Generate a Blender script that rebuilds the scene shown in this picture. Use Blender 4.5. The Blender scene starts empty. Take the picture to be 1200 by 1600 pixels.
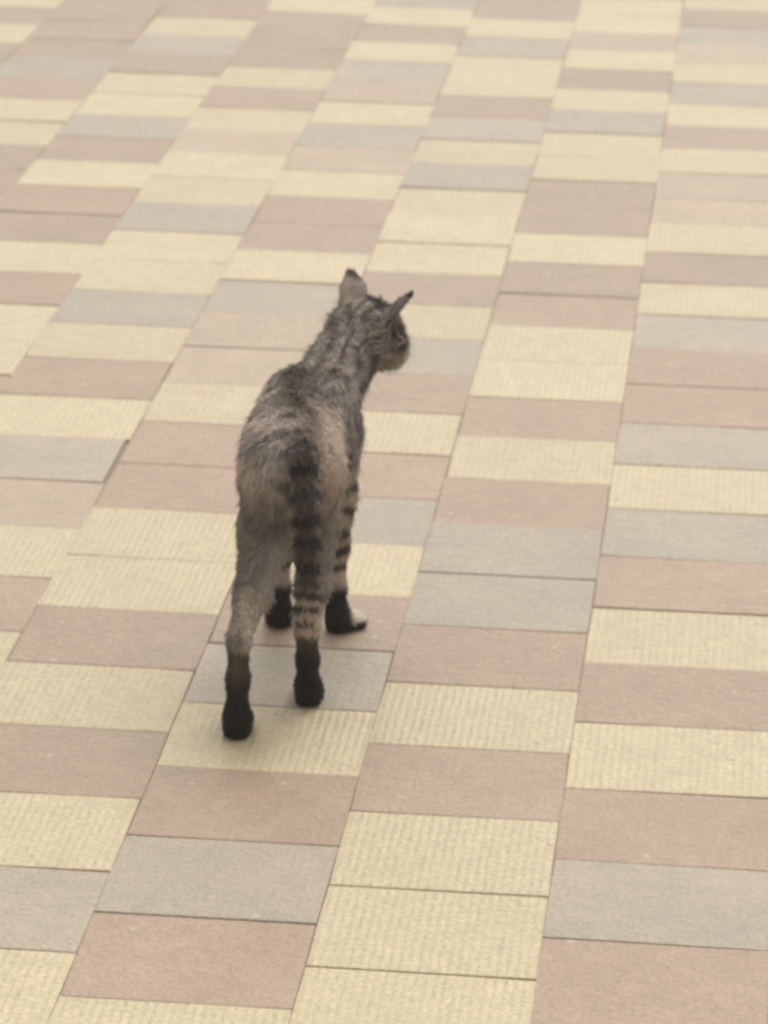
import bpy, bmesh, math, random
import numpy as np
from mathutils import Matrix, Vector

random.seed(7)
rng = np.random.default_rng(7)
SC = bpy.context.scene
COL = SC.collection

# ------------------------------------------------------------------ camera, light, exposure
CAM_LOC = Vector((0.4076, -3.3126, 1.2773))
YAW, PITCH, ROLL = -0.09683, 0.32136, 0.01744
FPX = 5978.47                                   # focal length in pixels of the 1200-wide photograph


def make_camera():
    f = Vector((math.sin(YAW) * math.cos(PITCH), math.cos(YAW) * math.cos(PITCH), -math.sin(PITCH)))
    r = Vector((math.cos(YAW), -math.sin(YAW), 0))
    u = r.cross(f)
    r2 = r * math.cos(ROLL) + u * math.sin(ROLL)
    u2 = -r * math.sin(ROLL) + u * math.cos(ROLL)
    cd = bpy.data.cameras.new('camera')
    cd.sensor_fit = 'HORIZONTAL'
    cd.sensor_width = 36
    cd.lens = 36 * FPX / 1200
    cd.clip_end = 500
    cd.dof.use_dof = True
    cd.dof.focus_distance = 2.85
    cd.dof.aperture_fstop = 22
    co = bpy.data.objects.new('camera', cd)
    M = Matrix((r2, u2, -f)).transposed().to_4x4()
    M.translation = CAM_LOC
    co.matrix_world = M
    COL.objects.link(co)
    SC.camera = co


make_camera()

SUN_EL, SUN_AZ = math.radians(57), math.radians(12)     # azimuth from +Y towards +X
w = bpy.data.worlds.new('World')
SC.world = w
w.use_nodes = True
nt = w.node_tree
bg = nt.nodes['Background']
sky = nt.nodes.new('ShaderNodeTexSky')
sky.sky_type = 'NISHITA'
sky.sun_disc = False
sky.sun_elevation = SUN_EL
sky.sun_rotation = SUN_AZ
sky.air_density = 1.0
sky.dust_density = 6.0
sky.ozone_density = 0.6
hs = nt.nodes.new('ShaderNodeHueSaturation')              # cloud cover greys the blue out
hs.inputs['Saturation'].default_value = 0.06
nt.links.new(sky.outputs[0], hs.inputs['Color'])
nt.links.new(hs.outputs[0], bg.inputs['Color'])
bg.inputs['Strength'].default_value = 0.148

sl = bpy.data.lights.new('sun', 'SUN')
sl.energy = 1.0
sl.angle = math.radians(84)
sl.color = (1.0, 0.88, 0.71)
so = bpy.data.objects.new('sun', sl)
sd = Vector((math.sin(SUN_AZ) * math.cos(SUN_EL), math.cos(SUN_AZ) * math.cos(SUN_EL), math.sin(SUN_EL)))
so.rotation_euler = sd.to_track_quat('Z', 'Y').to_euler()
so.location = sd * 20
COL.objects.link(so)

SC.view_settings.view_transform = 'Standard'
SC.view_settings.look = 'None'
SC.view_settings.gamma = 1.0
SC.view_settings.use_curve_mapping = False
SC.view_settings.exposure = 0.07
VEIL_DENSITY = 0.007                                      # density of the added glare-veil box, per metre
SC.render.engine = 'CYCLES'
SC.cycles.max_bounces = 6
SC.cycles.filter_width = 3.1


# ------------------------------------------------------------------ materials
def new_mat(name):
    m = bpy.data.materials.new(name)
    m.use_nodes = True
    return m, m.node_tree, m.node_tree.nodes['Principled BSDF']


def paver_mat(name, base, dirt, ribs):
    """brushed concrete: speckle, soft blotches, fine ribs along the laying direction"""
    m, t, p = new_mat(name)
    N, L = t.nodes.new, t.links.new
    geo = N('ShaderNodeNewGeometry')
    oi = N('ShaderNodeObjectInfo')
    # speckle
    n1 = N('ShaderNodeTexNoise'); n1.inputs['Scale'].default_value = 260; n1.inputs['Detail'].default_value = 3
    L(geo.outputs['Position'], n1.inputs['Vector'])
    n2 = N('ShaderNodeTexNoise'); n2.inputs['Scale'].default_value = 9; n2.inputs['Detail'].default_value = 5
    n2.inputs['Roughness'].default_value = 0.65
    L(geo.outputs['Position'], n2.inputs['Vector'])
    n3 = N('ShaderNodeTexNoise'); n3.inputs['Scale'].default_value = 1.3; n3.inputs['Detail'].default_value = 3
    L(geo.outputs['Position'], n3.inputs['Vector'])

    def ramp(src, a, b, lo, hi):
        r = N('ShaderNodeMapRange')
        r.inputs['From Min'].default_value = a; r.inputs['From Max'].default_value = b
        r.inputs['To Min'].default_value = lo; r.inputs['To Max'].default_value = hi
        L(src, r.inputs['Value'])
        return r.outputs['Result']

    def mul(a, b):
        q = N('ShaderNodeMath'); q.operation = 'MULTIPLY'
        L(a, q.inputs[0]); L(b, q.inputs[1])
        return q.outputs[0]
    v0 = N('ShaderNodeTexNoise'); v0.inputs['Scale'].default_value = 48; v0.inputs['Detail'].default_value = 3
    L(geo.outputs['Position'], v0.inputs['Vector'])
    v = mul(mul(mul(ramp(v0.outputs['Fac'], .3, .7, .93, 1.06), ramp(n1.outputs['Fac'], .3, .7, .80, 1.17)), ramp(n2.outputs['Fac'], .3, .7, .90, 1.08)),
            ramp(oi.outputs['Random'], 0, 1, .94, 1.05))
    mx = N('ShaderNodeMix'); mx.data_type = 'RGBA'
    mx.inputs['A'].default_value = (*base, 1); mx.inputs['B'].default_value = (*dirt, 1)
    L(mul(ramp(n2.outputs['Fac'], .42, .75, 0, 1), ramp(n3.outputs['Fac'], .35, .65, .1, .8)), mx.inputs['Factor'])
    vm = N('ShaderNodeVectorMath'); vm.operation = 'SCALE'
    L(mx.outputs['Result'], vm.inputs[0]); L(v, vm.inputs['Scale'])
    # pale and dark grit
    vor = N('ShaderNodeTexVoronoi'); vor.inputs['Scale'].default_value = 75
    L(geo.outputs['Position'], vor.inputs['Vector'])
    sep = N('ShaderNodeSeparateColor'); L(vor.outputs['Color'], sep.inputs['Color'])
    near = ramp(vor.outputs['Distance'], .12, .3, 1, 0)
    dark = mul(near, ramp(sep.outputs['Red'], .93, .95, 0, .35))
    pale = mul(near, ramp(sep.outputs['Red'], .03, .02, 0, .4))
    m2 = N('ShaderNodeMix'); m2.data_type = 'RGBA'
    L(dark, m2.inputs['Factor']); L(vm.outputs[0], m2.inputs['A']); m2.inputs['B'].default_value = (.12, .1, .085, 1)
    m3 = N('ShaderNodeMix'); m3.data_type = 'RGBA'
    L(pale, m3.inputs['Factor']); L(m2.outputs['Result'], m3.inputs['A']); m3.inputs['B'].default_value = (.72, .66, .55, 1)
    L(m3.outputs['Result'], p.inputs['Base Color'])
    p.inputs['Roughness'].default_value = 0.5
    p.inputs['Specular IOR Level'].default_value = 0.5
    p.inputs["Sheen Weight"].default_value = 0.3          # put in to whiten the far paving at a slant, imitating veiling glare
    p.inputs['Sheen Roughness'].default_value = 0.35
    p.inputs['Sheen Tint'].default_value = (1, .93, .80, 1)
    # relief: ribs every 7.5 mm, broken up, plus grain
    wv = N('ShaderNodeTexWave'); wv.wave_type = 'BANDS'; wv.bands_direction = 'X'
    wv.inputs['Scale'].default_value = 41; wv.inputs['Distortion'].default_value = 1.4
    wv.inputs['Detail'].default_value = 2; wv.inputs['Detail Scale'].default_value = 1.2
    L(geo.outputs['Position'], wv.inputs['Vector'])
    add = N('ShaderNodeMath'); add.operation = 'MULTIPLY_ADD'
    L(mul(wv.outputs['Fac'], ramp(n2.outputs['Fac'], .3, .6, .35, 1)), add.inputs[0])
    add.inputs[1].default_value = ribs
    n4 = N('ShaderNodeTexNoise'); n4.inputs['Scale'].default_value = 105; n4.inputs['Detail'].default_value = 4
    n4.inputs['Roughness'].default_value = .7
    L(geo.outputs['Position'], n4.inputs['Vector'])
    L(ramp(n4.outputs['Fac'], .2, .8, 0, 1.6), add.inputs[2])
    bp = N('ShaderNodeBump'); bp.inputs['Strength'].default_value = 0.8; bp.inputs['Distance'].default_value = 0.0012
    L(add.outputs[0], bp.inputs['Height']); L(bp.outputs[0], p.inputs['Normal'])
    return m


M_C = paver_mat('cream_concrete', (.550, .448, .272), (.50, .410, .262), .8)
M_P = paver_mat('pink_concrete', (.366, .249, .165), (.36, .262, .178), 0.12)
M_G = paver_mat('grey_concrete', (.372, .312, .226), (.385, .31, .218), 0.15)
M_B = paver_mat('beige_concrete', (.445, .328, .226), (.425, .322, .222), 0.15)
PM = {'C': M_C, 'P': M_P, 'G': M_G, 'B': M_B}

m_bed, t_, p_ = new_mat('joint_sand')
p_.inputs['Roughness'].default_value = .95
nn = t_.nodes.new('ShaderNodeTexNoise'); nn.inputs['Scale'].default_value = 60
rr = t_.nodes.new('ShaderNodeValToRGB')
rr.color_ramp.elements[0].color = (.20, .16, .12, 1); rr.color_ramp.elements[1].color = (.36, .295, .22, 1)
t_.links.new(nn.outputs['Fac'], rr.inputs['Fac']); t_.links.new(rr.outputs['Color'], p_.inputs['Base Color'])

m_gnd, t_, p_ = new_mat('ground_concrete')
p_.inputs['Roughness'].default_value = .9
nn = t_.nodes.new('ShaderNodeTexNoise'); nn.inputs['Scale'].default_value = 3; nn.inputs['Detail'].default_value = 6
rr = t_.nodes.new('ShaderNodeValToRGB')
rr.color_ramp.elements[0].color = (.30, .25, .19, 1); rr.color_ramp.elements[1].color = (.42, .36, .28, 1)
t_.links.new(nn.outputs['Fac'], rr.inputs['Fac']); t_.links.new(rr.outputs['Color'], p_.inputs['Base Color'])


# ------------------------------------------------------------------ setting
def sheet(name, x0, x1, y0, y1, z, mat, kind='structure'):
    me = bpy.data.meshes.new(name)
    me.from_pydata([(x0, y0, z), (x1, y0, z), (x1, y1, z), (x0, y1, z)], [], [(0, 1, 2, 3)])
    me.materials.append(mat)
    o = bpy.data.objects.new(name, me)
    COL.objects.link(o)
    o['kind'] = kind
    return o


ground = sheet('ground', -40, 40, -40, 40, -0.06, m_gnd)

W, D = 0.18, 0.156385                 # paver module: across, along
GAP, THK = 0.0007, 0.05
X0, Y0 = -0.99, 3.45                  # paving grid origin
pavement = sheet('pavement', -9, 9, -9, 12, -0.0032, m_bed)


def paver_mesh(mat):
    """unit paver with a slightly ragged, eased arris; scaled to size by its object"""
    bm = bmesh.new()
    e, ez = 0.0035, 0.0008
    ring = [(-.5, -.5), (-.24, -.5), (.02, -.5), (.27, -.5), (.5, -.5), (.5, 0), (.5, .5), (.25, .5), (-.03, .5), (-.26, .5), (-.5, .5), (-.5, .02)]
    top, mid = [], []
    for x, y in ring:
        k = random.uniform(-.002, .0026)                   # chips and casting flaws, always inwards
        corner = .004 * random.random() if abs(x) == .5 and abs(y) == .5 else 0
        q = 1 - 2 * (max(k, 0) + corner)
        mid.append((x * (1 - (1 - q) * .5 + random.uniform(-.003, .003)), y * q))
        top.append((x * (q - 2 * e * random.uniform(.6, 1.6)), y * (q - 2 * e * random.uniform(.6, 1.6))))
    vt = [bm.verts.new((x, y, 0)) for x, y in top]
    vm_ = [bm.verts.new((x, y, -ez)) for x, y in mid]
    vb = [bm.verts.new((x, y, -THK)) for x, y in mid]
    bm.faces.new(vt)
    n = len(ring)
    for a, b in ((vm_, vt), (vb, vm_)):
        for i in range(n):
            j = (i + 1) % n
            bm.faces.new((a[i], a[j], b[j], b[i]))
    bm.faces.new(vb[::-1])
    me = bpy.data.meshes.new('paver')
    bm.to_mesh(me); bm.free()
    me.materials.append(mat)
    return me


PMESH = {k: [paver_mesh(m) for _ in range(6)] for k, m in PM.items()}

# colours read down each column (far to near); start = grid row of the first paver
ROWS = {
    0: (0.75, 'CPCPGCPCPPCG'),
    1: (0.42, 'PPPPGPCCPPGCPCGPCP'),
    2: (0.0, 'GPCGPCCGPCPPCPCCPCGPCCPCGPC'),
    3: (0.48, 'CPPPCPCBCCGCCGCPCGBCPCPCGPC'),
    4: (0.0, 'GCPCGBCGBCPPCGBBCPPCCPCPCGC'),
    5: (0.5, 'PCGCCPGCGCCCPCGPCPGCPGCPGPC'),
    6: (0.0, 'CCBCPCGCCPPCPPCCPCPGGPCPCCC'),
    7: (0.5, 'PGBCGCPCBBCPCGPPGCGPCPCPGPP'),
    8: (0.0, 'CPGCPCPPCGCPCCGPCPGCPGPCPCC'),
}


def in_view_tile(c, v):
    return c in ROWS and ROWS[c][0] - .01 <= v < ROWS[c][0] + len(ROWS[c][1]) - .99 + .5


def tile_colour(c, v):
    s, txt = ROWS[c]
    return txt[int(round(v - s))]


count = 0
pool = 'CCCPPPG'
rest = {'C': [], 'P': [], 'G': []}
prev = {}
for c in range(-40, 50):
    off = (c % 2) * .5
    s0 = ROWS[c][0] if c in ROWS else off
    frac = s0 - math.floor(s0)
    for k in range(-50, 75):
        v = k + frac
        x = X0 + (c + .5) * W
        y = Y0 - (v + .5) * D
        near = c in ROWS and 0 <= round(v - s0) < len(ROWS[c][1])
        if near:
            # leave singles to the part of the paving around the frame
            col = tile_colour(c, v)
            o = bpy.data.objects.new('paver', random.choice(PMESH[col]))
            o.parent = pavement
            jx, jy = random.gauss(0, .0003), random.gauss(0, .0005)
            sx, sy = W + .0004 - abs(random.gauss(0, .0003)), D - GAP - abs(random.gauss(0, .0004))
            z = random.gauss(0, .0004)
            rz = random.gauss(0, .003)
            if c == 3 and abs(v - 17.5) < .1:          # the grey paver with an open joint on its right
                sx -= .0046; jx -= .0021; z = .0002; rz = .0015
            o.location = (x + jx, y + jy, z)
            o.scale = (sx, sy, 1)
            o.rotation_euler = (random.gauss(0, .0018), random.gauss(0, .0018), rz)
            COL.objects.link(o)
            count += 1
        elif -9 + W < x < 9 - W and -9 + D < y < 12 - D:
            rest[random.choice(pool)].append((x + random.gauss(0, .0006), y + random.gauss(0, .0009), random.gauss(0, .0006)))

# the paving beyond: real pavers joined into one part
V, F, MI = [], [], []
for mi, k in enumerate('CPG'):
    src = PMESH[k][0]
    sv = [tuple(q.co) for q in src.vertices]
    sf = [tuple(q.vertices) for q in src.polygons][:-1]
    for (x, y, z) in rest[k]:
        b = len(V)
        V += [(x + a * (W - GAP), y + bq * (D - GAP), z + cz) for a, bq, cz in sv]
        F += [tuple(b + i for i in f) for f in sf]
        MI += [mi] * len(sf)
me = bpy.data.meshes.new('outer_pavers')
me.from_pydata(V, [], F)
for k in 'CPG':
    me.materials.append(PM[k])
me.polygons.foreach_set('material_index', MI)
o = bpy.data.objects.new('outer_pavers', me)
o.parent = pavement
o['kind'] = 'stuff'
COL.objects.link(o)
print('pavers', count, 'outer', sum(map(len, rest.values())))


# ------------------------------------------------------------------ added scattering box: imitates lens glare that fades the far paving
veil = bpy.data.meshes.new('glare_veil')
bm = bmesh.new()
bmesh.ops.create_cube(bm, size=1)
for q in bm.verts:
    q.co = Vector((q.co.x * 90, q.co.y * 90, -1.1 if q.co.z < 0 else 1.6))
bm.to_mesh(veil); bm.free()
m_veil = bpy.data.materials.new('glare_veil_volume')
m_veil.use_nodes = True
t_ = m_veil.node_tree
t_.nodes.remove(t_.nodes['Principled BSDF'])
pv = t_.nodes.new('ShaderNodeVolumePrincipled')
pv.inputs['Color'].default_value = (1, .96, .88, 1)
pv.inputs['Density'].default_value = VEIL_DENSITY
pv.inputs['Anisotropy'].default_value = 0.5
t_.links.new(pv.outputs[0], t_.nodes['Material Output'].inputs['Volume'])
veil.materials.append(m_veil)
ho = bpy.data.objects.new('glare_veil', veil)
ho['kind'] = 'stuff'
COL.objects.link(ho)


# ------------------------------------------------------------------ the cat
def vec(*a):
    return np.array(a, dtype=np.float32)


def smin(a, b, k):
    h = np.clip(0.5 + 0.5 * (b - a) / k, 0, 1)
    return b * (1 - h) + a * h - k * h * (1 - h)


def cone(P, a, b, ra, rb):
    a, b = vec(*a), vec(*b)
    ba = b - a
    t = np.clip(((P - a) @ ba) / float(ba @ ba), 0, 1)
    d = np.linalg.norm(P - a - t[..., None] * ba, axis=-1) - (ra + (rb - ra) * t)
    return d, t


def ell(P, c, r, M=None):
    q = P - vec(*c)
    if M is not None:
        q = q @ M.T.astype(np.float32)
    r = vec(*r)
    k0 = np.linalg.norm(q / r, axis=-1)
    k1 = np.linalg.norm(q / (r * r), axis=-1) + 1e-6
    return k0 * (k0 - 1) / k1


def tri(P, a, b, c, th):
    """distance to a triangle, thickened"""
    a, b, c = vec(*a), vec(*b), vec(*c)
    ba, cb, ac = b - a, c - b, a - c
    n = np.cross(ba, ac)
    pa, pb, pc = P - a, P - b, P - c

    def seg(p, e):
        t = np.clip((p @ e) / float(e @ e), 0, 1)
        return ((e * t[..., None] - p) ** 2).sum(-1)
    ins = (np.sign(pa @ np.cross(ba, n)) + np.sign(pb @ np.cross(cb, n)) + np.sign(pc @ np.cross(ac, n))) >= 2
    edge = np.minimum(np.minimum(seg(pa, ba), seg(pb, cb)), seg(pc, ac))
    face = (pa @ n) ** 2 / float(n @ n)
    return np.sqrt(np.where(ins, face, edge)) - th


# head frame: looking right and away from the camera, chin a little down
HA, HP, HR = math.radians(43), math.radians(16), math.radians(2)
hf = np.array((math.sin(HA) * math.cos(HP), math.cos(HA) * math.cos(HP), -math.sin(HP)))
hr = np.array((math.cos(HA), -math.sin(HA), 0.0))
hu = np.cross(hr, hf)
hr, hu = hr * math.cos(HR) - hu * math.sin(HR), hu * math.cos(HR) + hr * math.sin(HR)
HC = np.array((.048, .222, .276))
HM = np.stack([hr, hf, hu])


def hp(r, f, u):
    return tuple(HC + hr * r + hf * f + hu * u)


TAIL = [((.0150, -.050, .252), .0100), ((.0210, -.084, .244), .0106), ((.0262, -.106, .210), .0100), ((.0290, -.113, .165), .0095),
        ((.0295, -.112, .130), .0088), ((.0275, -.108, .108), .0078), ((.0262, -.104, .094), .0062)]
LEGS = {
    # name: list of (point, radius), hip/shoulder first
    'hl': [((-.009, -.044, .206), .0275), ((-.0155, -.054, .166), .0222), ((-.0205, -.112, .122), .0138), ((-.0260, -.158, .097), .0086),
           ((-.0275, -.152, .056), .0088), ((-.0288, -.148, .022), .0100), ((-.0290, -.147, .003), .0112)],
    'hr': [((.024, -.034, .214), .022), ((.0265, -.022, .162), .0175), ((.0270, -.050, .112), .0132), ((.0245, -.074, .082), .0100),
           ((.0245, -.066, .046), .0088), ((.0245, -.060, .020), .0098), ((.0245, -.059, .003), .0108)],
    'fl': [((-.018, .108, .205), .024), ((-.022, .098, .150), .0165), ((-.026, .130, .080), .0105), ((-.028, .142, .040), .0090), ((-.028, .144, .018), .0094), ((-.028, .145, .003), .0104)],
    'fr': [((.028, .112, .205), .021), ((.0340, .100, .150), .0130), ((.0280, .126, .090), .0105), ((.0275, .137, .046), .0084), ((.0290, .138, .020), .0090), ((.0300, .138, .003), .0100)],
}
PAWS = {
    # centre, heading (deg from +Y towards +X), half length
    'hl': ((-.0300, -.129, .0092), -4, .0215), 'hr': ((.0240, -.040, .0092), -12, .0205),
    'fl': ((-.029, .154, .0092), -8, .0185), 'fr': ((.0370, .145, .0092), 50, .0185),
}
LEG_NAMES = list(LEGS)


def torso_field(P):
    d = ell(P, (.0035, -.030, .222), (.0385, .050, .0410))          # rump
    d = smin(d, ell(P, (-.002, .030, .223), (.0430, .075, .0440)), .03)   # belly and loin
    d = smin(d, ell(P, (.002, .100, .211), (.0415, .058, .0550)), .03)   # chest
    d = smin(d, ell(P, (-.017, .095, .244), (.015, .036, .022)), .016)   # shoulder blades
    d = smin(d, ell(P, (.026, .100, .246), (.013, .032, .022)), .016)
    d = smin(d, cone(P, (.007, .130, .230), hp(0, -.016, -.008), .034, .0270)[0], .022)   # neck
    return d


def head_field(P):
    d = ell(P, hp(0, -.004, .002), (.0320, .0335, .0300), HM)       # skull
    d = smin(d, ell(P, hp(0, .012, -.010), (.0340, .0240, .0215), HM), .012)   # cheeks
    d = smin(d, cone(P, hp(0, .020, .004), hp(0, .0395, -.0065), .0140, .0085)[0], .010)   # bridge of the nose
    for s in (-1, 1):
        d = smin(d, ell(P, hp(.0065 * s, .0375, -.0150), (.0100, .0100, .0088), HM), .006)  # whisker pads
    d = smin(d, ell(P, hp(0, .034, -.0230), (.0085, .0095, .0065), HM), .006)  # chin
    return d


EARS = {}
EARS[-1] = dict(inner=hp(-.0090, -.004, .0260), outer=hp(-.0405, -.006, .0030), back=hp(-.0255, -.0145, .0170), tip=hp(-.0400, -.006, .0500))
EARS[1] = dict(inner=hp(.0095, .004, .0235), outer=hp(.0265, -.0130, .0110), back=hp(.0175, -.0062, .0180), tip=hp(.0440, -.002, .0500))


def ear_field(P):
    d = None
    for s, e in EARS.items():
        back = e['back']
        tip = np.array(e['tip'])
        mi = np.array(e['inner']) * .36 + tip * .64 - hr * s * (.0100 if s < 0 else .003)        # the edges of the ear bow outwards
        mo = np.array(e['outer']) * .36 + tip * .64 + hr * s * (.0085 if s < 0 else .003)
        mb = np.array(back) * .45 + tip * .55 - hf * .002
        bl = .0045 if s < 0 else .0008                                     # the far ear ends bluntly, the near one is edge-on
        ti, to = tip - hr * s * bl, tip + hr * s * bl
        q = None
        for A_, B_, C_ in ((e['inner'], mi, back), (mi, mb, back), (mi, ti, mb), (mb, ti, to), (back, mb, mo), (back, mo, e['outer']), (mb, to, mo)):
            a = tri(P, A_, B_, C_, .0020 if s < 0 else .0015)
            q = a if q is None else smin(q, a, .002)
        d = q if d is None else np.minimum(d, q)
    return d


def chain_field(P, pts, k):
    d = None
    for (a, ra), (b, rb) in zip(pts[:-1], pts[1:]):
        q = cone(P, a, b, ra, rb)[0]
        d = q if d is None else smin(d, q, k)
    return d


def paw_field(P, name):
    (cx, cy, cz), ang, hl = PAWS[name]
    a = math.radians(ang)
    f = np.array((math.sin(a), math.cos(a), 0)); r = np.array((math.cos(a), -math.sin(a), 0)); u = np.array((0, 0, 1.0))
    M = np.stack([r, f, u]); c = np.array((cx, cy, cz))
    d = ell(P, c, (.0122, hl, .0090), M)
    for i, (tx, ty) in enumerate(((-.0084, -.0045), (-.0034, 0), (.0034, 0), (.0084, -.0045))):   # four toes
        d = smin(d, ell(P, c + r * tx + f * (hl * .78 + ty) + u * (-.0025), (.0046, .0078, .0066), M), .0025)
    return d


def leg_field(P, name):
    return smin(chain_field(P, LEGS[name], .010), paw_field(P, name), .012)


def cat_field(P):
    T = torso_field(P)
    H = smin(head_field(P), ear_field(P), .005)
    d = smin(T, H, .014)
    out = d
    for n in LEG_NAMES:
        out = np.minimum(out, smin(d, leg_field(P, n), .021 if n[0] == 'h' else .018))
    out = np.minimum(out, smin(d, chain_field(P, TAIL, .008), .008))
    return out


def surface_nets(F, org, h):
    nx, ny, nz = F.shape
    I = F < 0
    acc = np.zeros((nx - 1, ny - 1, nz - 1, 3), np.float32)
    cnt = np.zeros((nx - 1, ny - 1, nz - 1), np.float32)
    cs = [(i, j, k) for i in (0, 1) for j in (0, 1) for k in (0, 1)]

    def sub(A, c):
        return A[c[0]:c[0] + nx - 1, c[1]:c[1] + ny - 1, c[2]:c[2] + nz - 1]
    for a in cs:
        for ax in range(3):
            if a[ax] == 1:
                continue
            b = list(a); b[ax] = 1
            fa, fb = sub(F, a), sub(F, b)
            x = sub(I, a) != sub(I, b)
            t = np.where(x, fa / np.where(x, fa - fb, 1), 0)
            for q in range(3):
                acc[..., q] += np.where(x, a[q] + (t if q == ax else 0), 0)
            cnt += x
    act = cnt > 0
    idx = -np.ones(act.shape, np.int64)
    idx[act] = np.arange(act.sum())
    ijk = np.argwhere(act)
    verts = (ijk + acc[act] / cnt[act][:, None]) * h + np.array(org)
    faces = []
    for ax in range(3):
        o1, o2 = (ax + 1) % 3, (ax + 2) % 3
        sl0 = [slice(1, -1)] * 3; sl1 = [slice(1, -1)] * 3
        sl0[ax] = slice(0, -1); sl1[ax] = slice(1, None)
        A, B = I[tuple(sl0)], I[tuple(sl1)]
        for flip, mask in ((False, A & ~B), (True, ~A & B)):
            e = np.argwhere(mask)
            if not len(e):
                continue
            e = e.copy(); e[:, o1] += 1; e[:, o2] += 1

            def cell(d1, d2):
                q = e.copy(); q[:, o1] -= d1; q[:, o2] -= d2
                return idx[q[:, 0], q[:, 1], q[:, 2]]
            f = np.stack([cell(1, 1), cell(0, 1), cell(0, 0), cell(1, 0)], 1)
            faces.append(f[:, ::-1] if flip else f)
    return verts, np.concatenate(faces)


h = .0025
org = np.array((-.085, -.20, -.006))
dims = np.array((200, 500, 360)) / 1000
nxyz = np.ceil(dims / h).astype(int)
gx, gy, gz = [org[i] + np.arange(nxyz[i]) * h for i in range(3)]
Fld = np.empty(nxyz, np.float32)
for i0 in range(0, nxyz[1], 40):
    P = np.stack(np.meshgrid(gx, gy[i0:i0 + 40], gz, indexing='ij'), -1).astype(np.float32)
    Fld[:, i0:i0 + 40] = cat_field(P)
cv, cf = surface_nets(Fld, org, h)
cv[:, 2] = np.maximum(cv[:, 2], 0.0012)


# ---- value noise for the coat
_tab = rng.random((32, 32, 32)).astype(np.float32)


def noise(P, scale):
    q = P * scale + 100.0
    i = np.floor(q).astype(int); f = q - i
    f = f * f * (3 - 2 * f)
    r = 0
    for a in (0, 1):
        for b in (0, 1):
            for c in (0, 1):
                wgt = (f[:, 0] if a else 1 - f[:, 0]) * (f[:, 1] if b else 1 - f[:, 1]) * (f[:, 2] if c else 1 - f[:, 2])
                r = r + wgt * _tab[(i[:, 0] + a) % 32, (i[:, 1] + b) % 32, (i[:, 2] + c) % 32]
    return r


def sstep(a, b, x):
    t = np.clip((x - a) / (b - a), 0, 1)
    return t * t * (3 - 2 * t)


def mix(a, b, t):
    t = np.asarray(t)[:, None]
    return a * (1 - t) + b * t


def chain_coord(P, pts):
    """distance to the chain and arc length along it"""
    best = np.full(len(P), 1e9); arc = np.zeros(len(P)); s0 = 0; dirs = np.zeros((len(P), 3))
    for (a, ra), (b, rb) in zip(pts[:-1], pts[1:]):
        d, t = cone(P.astype(np.float32), a, b, ra, rb)
        ln = float(np.linalg.norm(np.array(b) - np.array(a)))
        m = d < best
        best[m] = d[m]; arc[m] = s0 + t[m] * ln
        dirs[m] = (np.array(b) - np.array(a)) / ln
        s0 += ln
    return best, arc, dirs, s0


LIGHT = np.array((.62, .532, .455)); MID = np.array((.355, .300, .255)); DARK = np.array((.100, .081, .069))
BLACK = np.array((.028, .0245, .0225)); WARM = np.array((.29, .21, .155)); PALE = np.array((.70, .61, .50))


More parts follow.
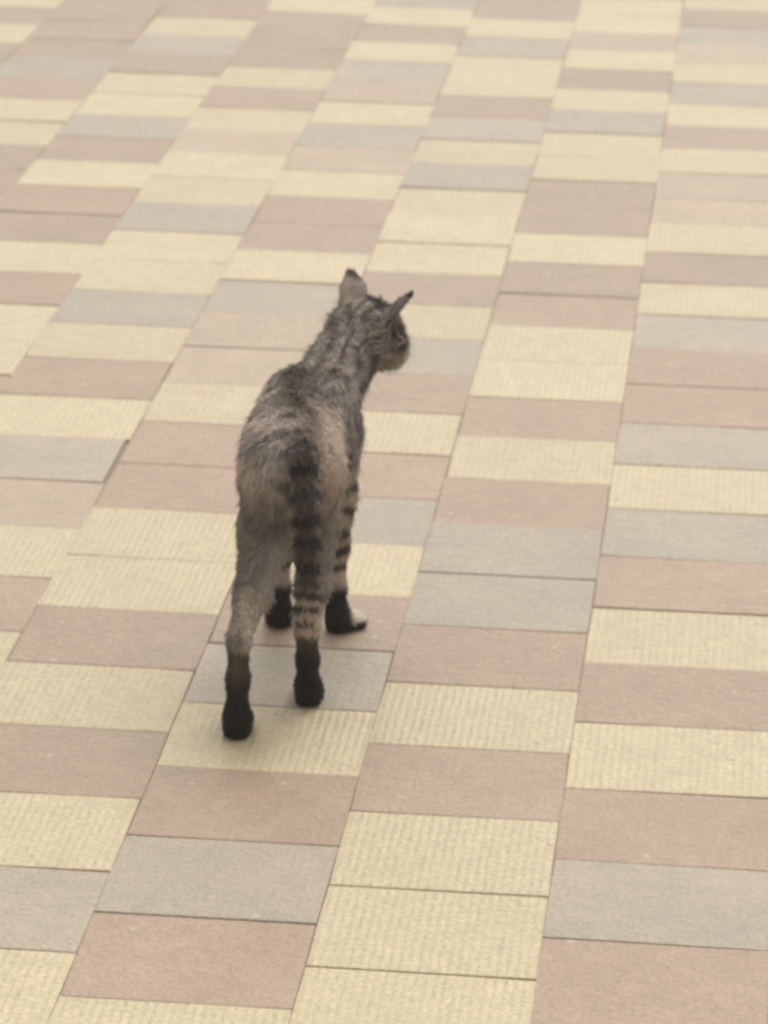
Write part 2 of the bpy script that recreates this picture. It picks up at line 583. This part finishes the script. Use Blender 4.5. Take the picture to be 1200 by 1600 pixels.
def coat(P, Nrm):
    """coat colour, hair direction, hair length at each point"""
    P = np.asarray(P); n = len(P)
    Pf = P.astype(np.float32)
    n1, n2, n3 = noise(P, 45), noise(P + 7.3, 110), noise(P + 3.1, 22)
    dT, dH, dE = torso_field(Pf), head_field(Pf), ear_field(Pf)
    # --- torso: mottled grey-brown with broken mackerel stripes and a brown saddle line
    x, y, z = P.T
    warp = (n1 - .5) * .022 + (n3 - .5) * .02
    st = .5 + .5 * np.sin(2 * np.pi * ((y + .55 * (z - .2) * np.sign(z - .2) + warp) / .030))
    st = sstep(.45, .85, st) * sstep(.25, .6, n2 * .5 + n3 * .5)
    colr = mix(np.tile(LIGHT, (n, 1)), MID, sstep(.25, .7, n1) * .75)
    colr = mix(colr, DARK, st * .72)
    # dark streaks run down the neck on to the shoulders
    nk = .5 + .5 * np.sin(2 * np.pi * ((x - .10 * (y - .1)) / .0155 + (n1 - .5) * 1.1))
    colr = mix(colr, DARK, sstep(.5, .9, nk) * sstep(.04, .11, y) * sstep(.215, .25, z) * .75)
    colr = mix(colr, MID * .8, sstep(.02, .10, y) * .35)
    spine = np.exp(-((x - .008 + .20 * y + .005 * np.sin(y * 40) + (n1 - .5) * .010) / .0105) ** 2) * sstep(.225, .25, z)
    colr = mix(colr, WARM * (.40 + .45 * n2[:, None]), spine * .85 * sstep(.15, .10, y))
    # paler hips either side of the tail, brown ring on the left thigh
    hip = np.exp(-(((x - .038) / .015) ** 2 + ((y + .03) / .055) ** 2 + ((z - .235) / .045) ** 2))
    colr = mix(colr, LIGHT * np.array((1.06, 1.0, .96)), np.clip(hip * 1.2, 0, .9))
    flow = np.tile(np.array((0, -1, -.25)), (n, 1)).astype(float)
    flow[:, 2] -= 2.2 * sstep(.02, -.06, y)
    length = np.full(n, .0075)
    fleck = np.exp(-(((x + .038) / .007) ** 2 + ((z - .222 + (n2 - .5) * .02) / .008) ** 2)) * sstep(.0, -.03, y)
    colr = mix(colr, PALE, fleck * .8)
    yoke = np.exp(-((y - .122 - .25 * np.abs(x - .005) + (n1 - .5) * .012) / .0045) ** 2) * sstep(.23, .26, z) * sstep(.3, .6, n2)
    colr = mix(colr, PALE * .9, yoke * .75)
    # --- head
    hq = (P - HC) @ HM.T                       # right, forward, up
    wh = sstep(.006, -.004, dH - dT) * sstep(-.035, -.018, hq[:, 1])
    hst = .5 + .5 * np.sin(2 * np.pi * (hq[:, 0] / .0115 + (n1 - .5) * .9))
    hc = mix(np.tile(LIGHT * 1.08, (n, 1)), MID * 1.1, sstep(.3, .8, n2))
    hc = mix(hc, DARK, sstep(.45, .9, hst) * sstep(.002, .016, hq[:, 2]) * .8)
    chk = .5 + .5 * np.sin(2 * np.pi * ((hq[:, 2] - .35 * hq[:, 1]) / .018 + (n1 - .5)))
    hc = mix(hc, PALE, sstep(.016, .028, np.abs(hq[:, 0])) * .6 * sstep(.35, .6, n1 * .5 + n2 * .5))
    hc = mix(hc, PALE, sstep(.012, .03, hq[:, 1]) * .45)
    hc = mix(hc, DARK, sstep(.6, .95, chk) * sstep(.014, .022, np.abs(hq[:, 0])) * .55)
    crown = np.exp(-((hq[:, 1] + .004) / .008) ** 2) * sstep(.019, .026, hq[:, 2])
    hc = mix(hc, DARK * .8, crown * .9)
    eyeband = np.exp(-((hq[:, 2] - .004) / .006) ** 2 - ((hq[:, 1] - .022) / .013) ** 2)
    hc = mix(hc, DARK, eyeband * .25)
    patch = np.exp(-((hq[:, 0] - .027) / .009) ** 2 - ((hq[:, 1] - .004) / .009) ** 2 - ((hq[:, 2] - .006) / .010) ** 2)
    hc = mix(hc, DARK * .9, np.clip(patch * 1.1, 0, .75))
    muz = sstep(.030, .040, hq[:, 1]) * sstep(-.004, -.012, hq[:, 2])
    hc = mix(hc, PALE * .8, muz * .75)
    hc = mix(hc, PALE * .7, sstep(-.016, -.026, hq[:, 2]) * .6)
    nose = np.exp(-((hq[:, 1] - .0505) / .004) ** 2 - (hq[:, 0] / .005) ** 2 - ((hq[:, 2] + .0075) / .004) ** 2)
    hc = mix(hc, np.array((.10, .045, .04)), np.clip(nose * 1.6, 0, 1))
    mouth = np.exp(-((hq[:, 2] + .0195 + .1 * np.abs(hq[:, 0])) / .0014) ** 2) * sstep(.034, .040, hq[:, 1])
    hc = mix(hc, BLACK * 1.5, mouth * .85)
    colr = mix(colr, hc, wh)
    hflow = -hf * .9 - hu * .15
    flow = mix(flow, np.tile(hflow, (n, 1)), wh)
    length = length * (1 - wh) + wh * (.0065 - .0035 * sstep(.015, .04, hq[:, 1]) + .0050 * sstep(.018, .030, np.abs(hq[:, 0])))
    # --- ears
    we = sstep(.0045, .0015, dE) * sstep(.0, .004, dH)
    up = sstep(.020, .060, hq[:, 2])
    front = sstep(-.2, .5, Nrm @ hf)
    ec = mix(np.tile(LIGHT * 1.15, (n, 1)), MID * 1.1, n2 * .5)
    ec = mix(ec, DARK * 1.05, sstep(.60, .82, up) * .95)
    ec = mix(ec, np.array((.26, .16, .13)), front * .65)
    ec = mix(ec, ec * .55, sstep(0, .01, hq[:, 0]))
    colr = mix(colr, ec, we)
    flow = mix(flow, np.tile(hu * .8 - hf * .3, (n, 1)), we)
    length = length * (1 - we) + we * .0026
    # --- legs
    for nm in LEG_NAMES:
        d, arc, dirs, total = chain_coord(P, LEGS[nm])
        dp = paw_field(Pf, nm)
        dl = np.minimum(d, dp)
        hind = nm[0] == 'h'
        ztop = .175 if hind else .170
        wl = sstep(.010, -.002, dl - dT) * sstep(.009, .003, dl) * sstep(.232 if hind else .205, ztop - .03 if hind else ztop - .01, z + (n3 - .5) * .02)
        a = z + (n1 - .5) * .010
        if hind:
            lc = mix(np.tile(LIGHT * np.array((1.0, .95, .88)), (n, 1)), MID, sstep(.2, .6, n3 * .6 + n1 * .4) * .85)
            ring = np.exp(-((np.hypot((x + .012) * 1.2, z - .185 + (n1 - .5) * .01) - .021) / .006) ** 2)
            if nm == 'hl':
                rr_ = np.hypot((x + .014) * 1.15, z - .190 + (n1 - .5) * .008)
                lc = mix(lc, WARM * .75, sstep(.024, .012, rr_) * .5)
                arcs = np.exp(-((rr_ - .020) / .0028) ** 2) * sstep(-.5, .5, np.sin(4 * np.arctan2(z - .19, x + .014) + 4 * n1))
                lc = mix(lc, DARK * 1.2, arcs * .9)
                lc = mix(lc, WARM, .4 * np.exp(-((z - .165) / .04) ** 2))
                lc = mix(lc, MID * .75, sstep(.45, .75, n2 * .5 + n1 * .5) * .6)
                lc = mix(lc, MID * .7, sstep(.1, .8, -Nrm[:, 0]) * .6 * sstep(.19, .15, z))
            b = .5 + .5 * np.sin(2 * np.pi * (a / .026))
            lc = mix(lc, DARK, sstep(.6, .95, b) * .18 * sstep(.19, .16, z))
            inner = (Nrm[:, 0] if nm == 'hl' else -Nrm[:, 0])
            lc = mix(lc, PALE * .85, sstep(.15, .8, inner) * .8 * sstep(.20, .15, z))
            front_ = sstep(-.1, .6, Nrm[:, 1])
            # the back of the hock and everything below is black, the front of the shank pale
            meta = sstep(.096, .084, a) if nm == 'hl' else sstep(.080, .068, a)
            mcol = mix(np.tile(DARK * .8, (n, 1)), BLACK, sstep(.066, .045, a))
            if nm == 'hl':
                brown = np.exp(-((z - .074) / .013) ** 2 - ((x + .027) / .006) ** 2)
                mcol = mix(mcol, WARM * .75, brown * .7)
            mcol = mix(mcol, MID, front_ * .5 * sstep(.01, .03, z))
            lc = mix(lc, mcol, meta)
            if nm == 'hr':
                bow = z + .35 * np.abs(x - .0245)
                pale = np.exp(-((bow - .096) / .009) ** 2)
                lc = mix(lc, PALE * .9, pale * .75)
                lc = mix(lc, DARK * 1.1, (np.exp(-((bow - .112) / .0028) ** 2) + .7 * np.exp(-((bow - .099) / .0022) ** 2)) * .8)
        else:
            lc = mix(np.tile(LIGHT * 1.0, (n, 1)), MID, sstep(.35, .75, n1) * .6)
            b = .5 + .5 * np.sin(2 * np.pi * (a / .0225 + .1))
            lc = mix(lc, BLACK * 1.6, sstep(.30, .85, b + (n2 - .5) * .5) * .9 * sstep(.205, .165, z) * sstep(.05, .062, z))
            foot = sstep(.052, .040, a)
            lc = mix(lc, BLACK * 1.1, foot * sstep(.55, -.1, Nrm[:, 1]))
            (cx, cy, cz), ang, hl_ = PAWS[nm]
            fa = math.radians(ang)
            fwd = (x - cx) * math.sin(fa) + (y - cy) * math.cos(fa)
            toe = sstep(-.006, .003, fwd) * sstep(.007, .011, z) * foot
            lc = mix(lc, PALE * 1.25, toe * .95)
            lc = mix(lc, BLACK * 1.2, sstep(.010, .006, z) * foot)
        colr = mix(colr, lc, wl)
        dirs2 = dirs.copy(); dirs2[:, 2] -= .15
        flow = mix(flow, dirs2, wl)
        length = length * (1 - wl) + wl * (.0026 + .0042 * sstep(.04, .17, z))
    # --- tail
    d, arc, dirs, total = chain_coord(P, TAIL)
    wt = sstep(.006, -.001, d - np.minimum(dT, leg_field(Pf, 'hr'))) * sstep(.004, .030, arc + (n2 - .5) * .01) * sstep(.006, .0015, d)
    tb = .5 + .5 * np.sin(2 * np.pi * ((arc + (n1 - .5) * .006) / .021))
    tc = mix(np.tile(DARK * 1.25 , (n, 1)), BLACK * 1.7, sstep(.1, .9, tb))
    side = np.abs(Nrm[:, 0])
    tc = mix(tc, MID, sstep(.55, .95, side) * sstep(.5, .2, tb) * .55)
    tipb = sstep(total - .050, total - .036, arc)
    rg = sstep(.3, .7, .5 + .5 * np.sin(2 * np.pi * ((arc - .35 * np.abs(x - .0275)) / .0150 + (n2 - .5) * .3)))
    tc = mix(tc, mix(np.tile(LIGHT * 1.0, (n, 1)), DARK * .9, rg), tipb * .9)
    colr = mix(colr, tc, wt)
    flow = mix(flow, dirs, wt)
    length = length * (1 - wt) + wt * .0060
    return colr, flow, length


def vert_normals(v, f):
    nrm = np.zeros_like(v)
    a, b, c, d = v[f[:, 0]], v[f[:, 1]], v[f[:, 2]], v[f[:, 3]]
    fn = np.cross(c - a, d - b)
    for i in range(4):
        np.add.at(nrm, f[:, i], fn)
    return nrm / (np.linalg.norm(nrm, axis=1, keepdims=True) + 1e-12)


vn = vert_normals(cv, cf)
vc, _, _ = coat(cv, vn)

m_skin, t_, p_ = new_mat('cat_coat')
at = t_.nodes.new('ShaderNodeAttribute'); at.attribute_name = 'coat'
t_.links.new(at.outputs['Color'], p_.inputs['Base Color'])
p_.inputs['Roughness'].default_value = .8
p_.inputs['Specular IOR Level'].default_value = .2

me = bpy.data.meshes.new('cat')
me.from_pydata(cv.tolist(), [], cf.tolist())
me.polygons.foreach_set('use_smooth', [True] * len(me.polygons))
ca = me.color_attributes.new('coat', 'FLOAT_COLOR', 'POINT')
ca.data.foreach_set('color', np.concatenate([vc * .8, np.ones((len(vc), 1))], 1).astype(np.float32).ravel())
me.materials.append(m_skin)
cat = bpy.data.objects.new('cat', me)
COL.objects.link(cat)
cat['label'] = 'grey tabby cat with black feet and ringed tail, standing on the pavers, head turned aside'
cat['category'] = 'cat'
print('cat verts', len(cv))

# ---- fur: one strand each, combed along the body
NF = 130000
tris = np.concatenate([cf[:, [0, 1, 2]], cf[:, [0, 2, 3]]])
A, B, C = cv[tris[:, 0]], cv[tris[:, 1]], cv[tris[:, 2]]
ar = np.linalg.norm(np.cross(B - A, C - A), axis=1)
pick = rng.choice(len(tris), NF, p=ar / ar.sum())
u, v = rng.random(NF), rng.random(NF)
fl = u + v > 1
u[fl], v[fl] = 1 - u[fl], 1 - v[fl]
w0 = 1 - u - v
root = A[pick] * w0[:, None] + B[pick] * u[:, None] + C[pick] * v[:, None]
rn = vn[tris[pick, 0]] * w0[:, None] + vn[tris[pick, 1]] * u[:, None] + vn[tris[pick, 2]] * v[:, None]
rn /= np.linalg.norm(rn, axis=1, keepdims=True) + 1e-9
keep = root[:, 2] > .003
root, rn = root[keep], rn[keep]
NF = len(root)
fc, fflow, flen = coat(root, rn)
ft = fflow - (fflow * rn).sum(1, keepdims=True) * rn
ft /= np.linalg.norm(ft, axis=1, keepdims=True) + 1e-6
jit = rng.normal(0, .17, (NF, 3))
clump = np.stack([noise(root + 11, 150), noise(root + 23, 150), noise(root + 37, 150)], 1) - .5
flen = flen * rng.uniform(.6, 1.25, NF) * np.where(rng.random(NF) < .10, 1.7, 1.0)
d0 = rn * .5 + ft * .85 + jit + clump * .16
d1 = rn * .28 + ft * 1.0 + jit + clump * .28 + np.array((0, 0, -.12))
d0 /= np.linalg.norm(d0, axis=1, keepdims=True); d1 /= np.linalg.norm(d1, axis=1, keepdims=True)
p0 = root - rn * .0006
p1 = p0 + d0 * flen[:, None] * .38
p2 = p1 + (d0 * .4 + d1 * .6) * flen[:, None] * .34
p3 = p2 + d1 * flen[:, None] * .30
pts = np.stack([p0, p1, p2, p3], 1)
pts[..., 2] = np.maximum(pts[..., 2], .0012)
hc = bpy.data.hair_curves.new('fur')
hc.add_curves([4] * NF)
hc.attributes['position'].data.foreach_set('vector', pts.astype(np.float32).ravel())
ra = hc.attributes.get('radius') or hc.attributes.new('radius', 'FLOAT', 'POINT')
ra.data.foreach_set('value', np.tile(np.array((.00040, .00036, .00026, .00008), np.float32), NF))
fc = fc * np.exp(rng.normal(0, .13, (NF, 1)))
ka = hc.attributes.new('coat', 'FLOAT_COLOR', 'CURVE')
ka.data.foreach_set('color', np.concatenate([np.clip(fc, 0, .8), np.ones((NF, 1))], 1).astype(np.float32).ravel())
m_fur, t_, p_ = new_mat('cat_fur')
at = t_.nodes.new('ShaderNodeAttribute'); at.attribute_name = 'coat'
t_.links.new(at.outputs['Color'], p_.inputs['Base Color'])
p_.inputs['Roughness'].default_value = .6
p_.inputs['Specular IOR Level'].default_value = .3
hc.materials.append(m_fur)
fur = bpy.data.objects.new('fur', hc)
fur.parent = cat
COL.objects.link(fur)


# ---- eyes and whiskers
def uv_ball(name, c, r, mats, parent):
    bm = bmesh.new()
    bmesh.ops.create_uvsphere(bm, u_segments=16, v_segments=10, radius=r)
    R3 = Matrix([list(hr), list(hf), list(hu)]).transposed()
    for vtx in bm.verts:
        vtx.co = R3 @ Vector((vtx.co.x, vtx.co.z, vtx.co.y)) + Vector(c)
    me_ = bpy.data.meshes.new(name)
    bm.to_mesh(me_); bm.free()
    for p__ in me_.polygons:
        p__.use_smooth = True
    me_.materials.append(mats)
    o_ = bpy.data.objects.new(name, me_)
    o_.parent = parent
    COL.objects.link(o_)
    return o_


m_eye, t_, p_ = new_mat('cat_eye')
p_.inputs['Base Color'].default_value = (.16, .17, .04, 1)
p_.inputs['Roughness'].default_value = .08
m_pup, t_, p_ = new_mat('cat_pupil')
p_.inputs['Base Color'].default_value = (.004, .004, .004, 1)
p_.inputs['Roughness'].default_value = .1
for s in (-1, 1):
    e = uv_ball('eye', hp(.0150 * s, .0262, .0035), .0068, m_eye, cat)
    uv_ball('pupil', hp(.0155 * s, .0305, .0036), .0031, m_pup, e)

m_wh, t_, p_ = new_mat('cat_whisker')
p_.inputs['Base Color'].default_value = (.6, .57, .5, 1)
wc = bpy.data.hair_curves.new('whiskers')
wp = []
for s in (-1, 1):
    for i in range(7):
        a0 = np.array(hp(.010 * s, .040 - .001 * i, -.011 - .0014 * (i % 4)))
        d_ = hr * s * .95 + hf * (.25 - .07 * i) + hu * (.1 - .06 * (i % 4))
        d_ = d_ / np.linalg.norm(d_)
        for k in range(4):
            wp.append(a0 + d_ * .014 * k - hu * .0009 * k * k)
wc.add_curves([4] * 14)
wc.attributes['position'].data.foreach_set('vector', np.array(wp, np.float32).ravel())
ra = wc.attributes.get('radius') or wc.attributes.new('radius', 'FLOAT', 'POINT')
ra.data.foreach_set('value', np.tile(np.array((.00018, .00015, .0001, .00004), np.float32), 14))
wc.materials.append(m_wh)
wo = bpy.data.objects.new('whiskers', wc)
wo.parent = cat
COL.objects.link(wo)
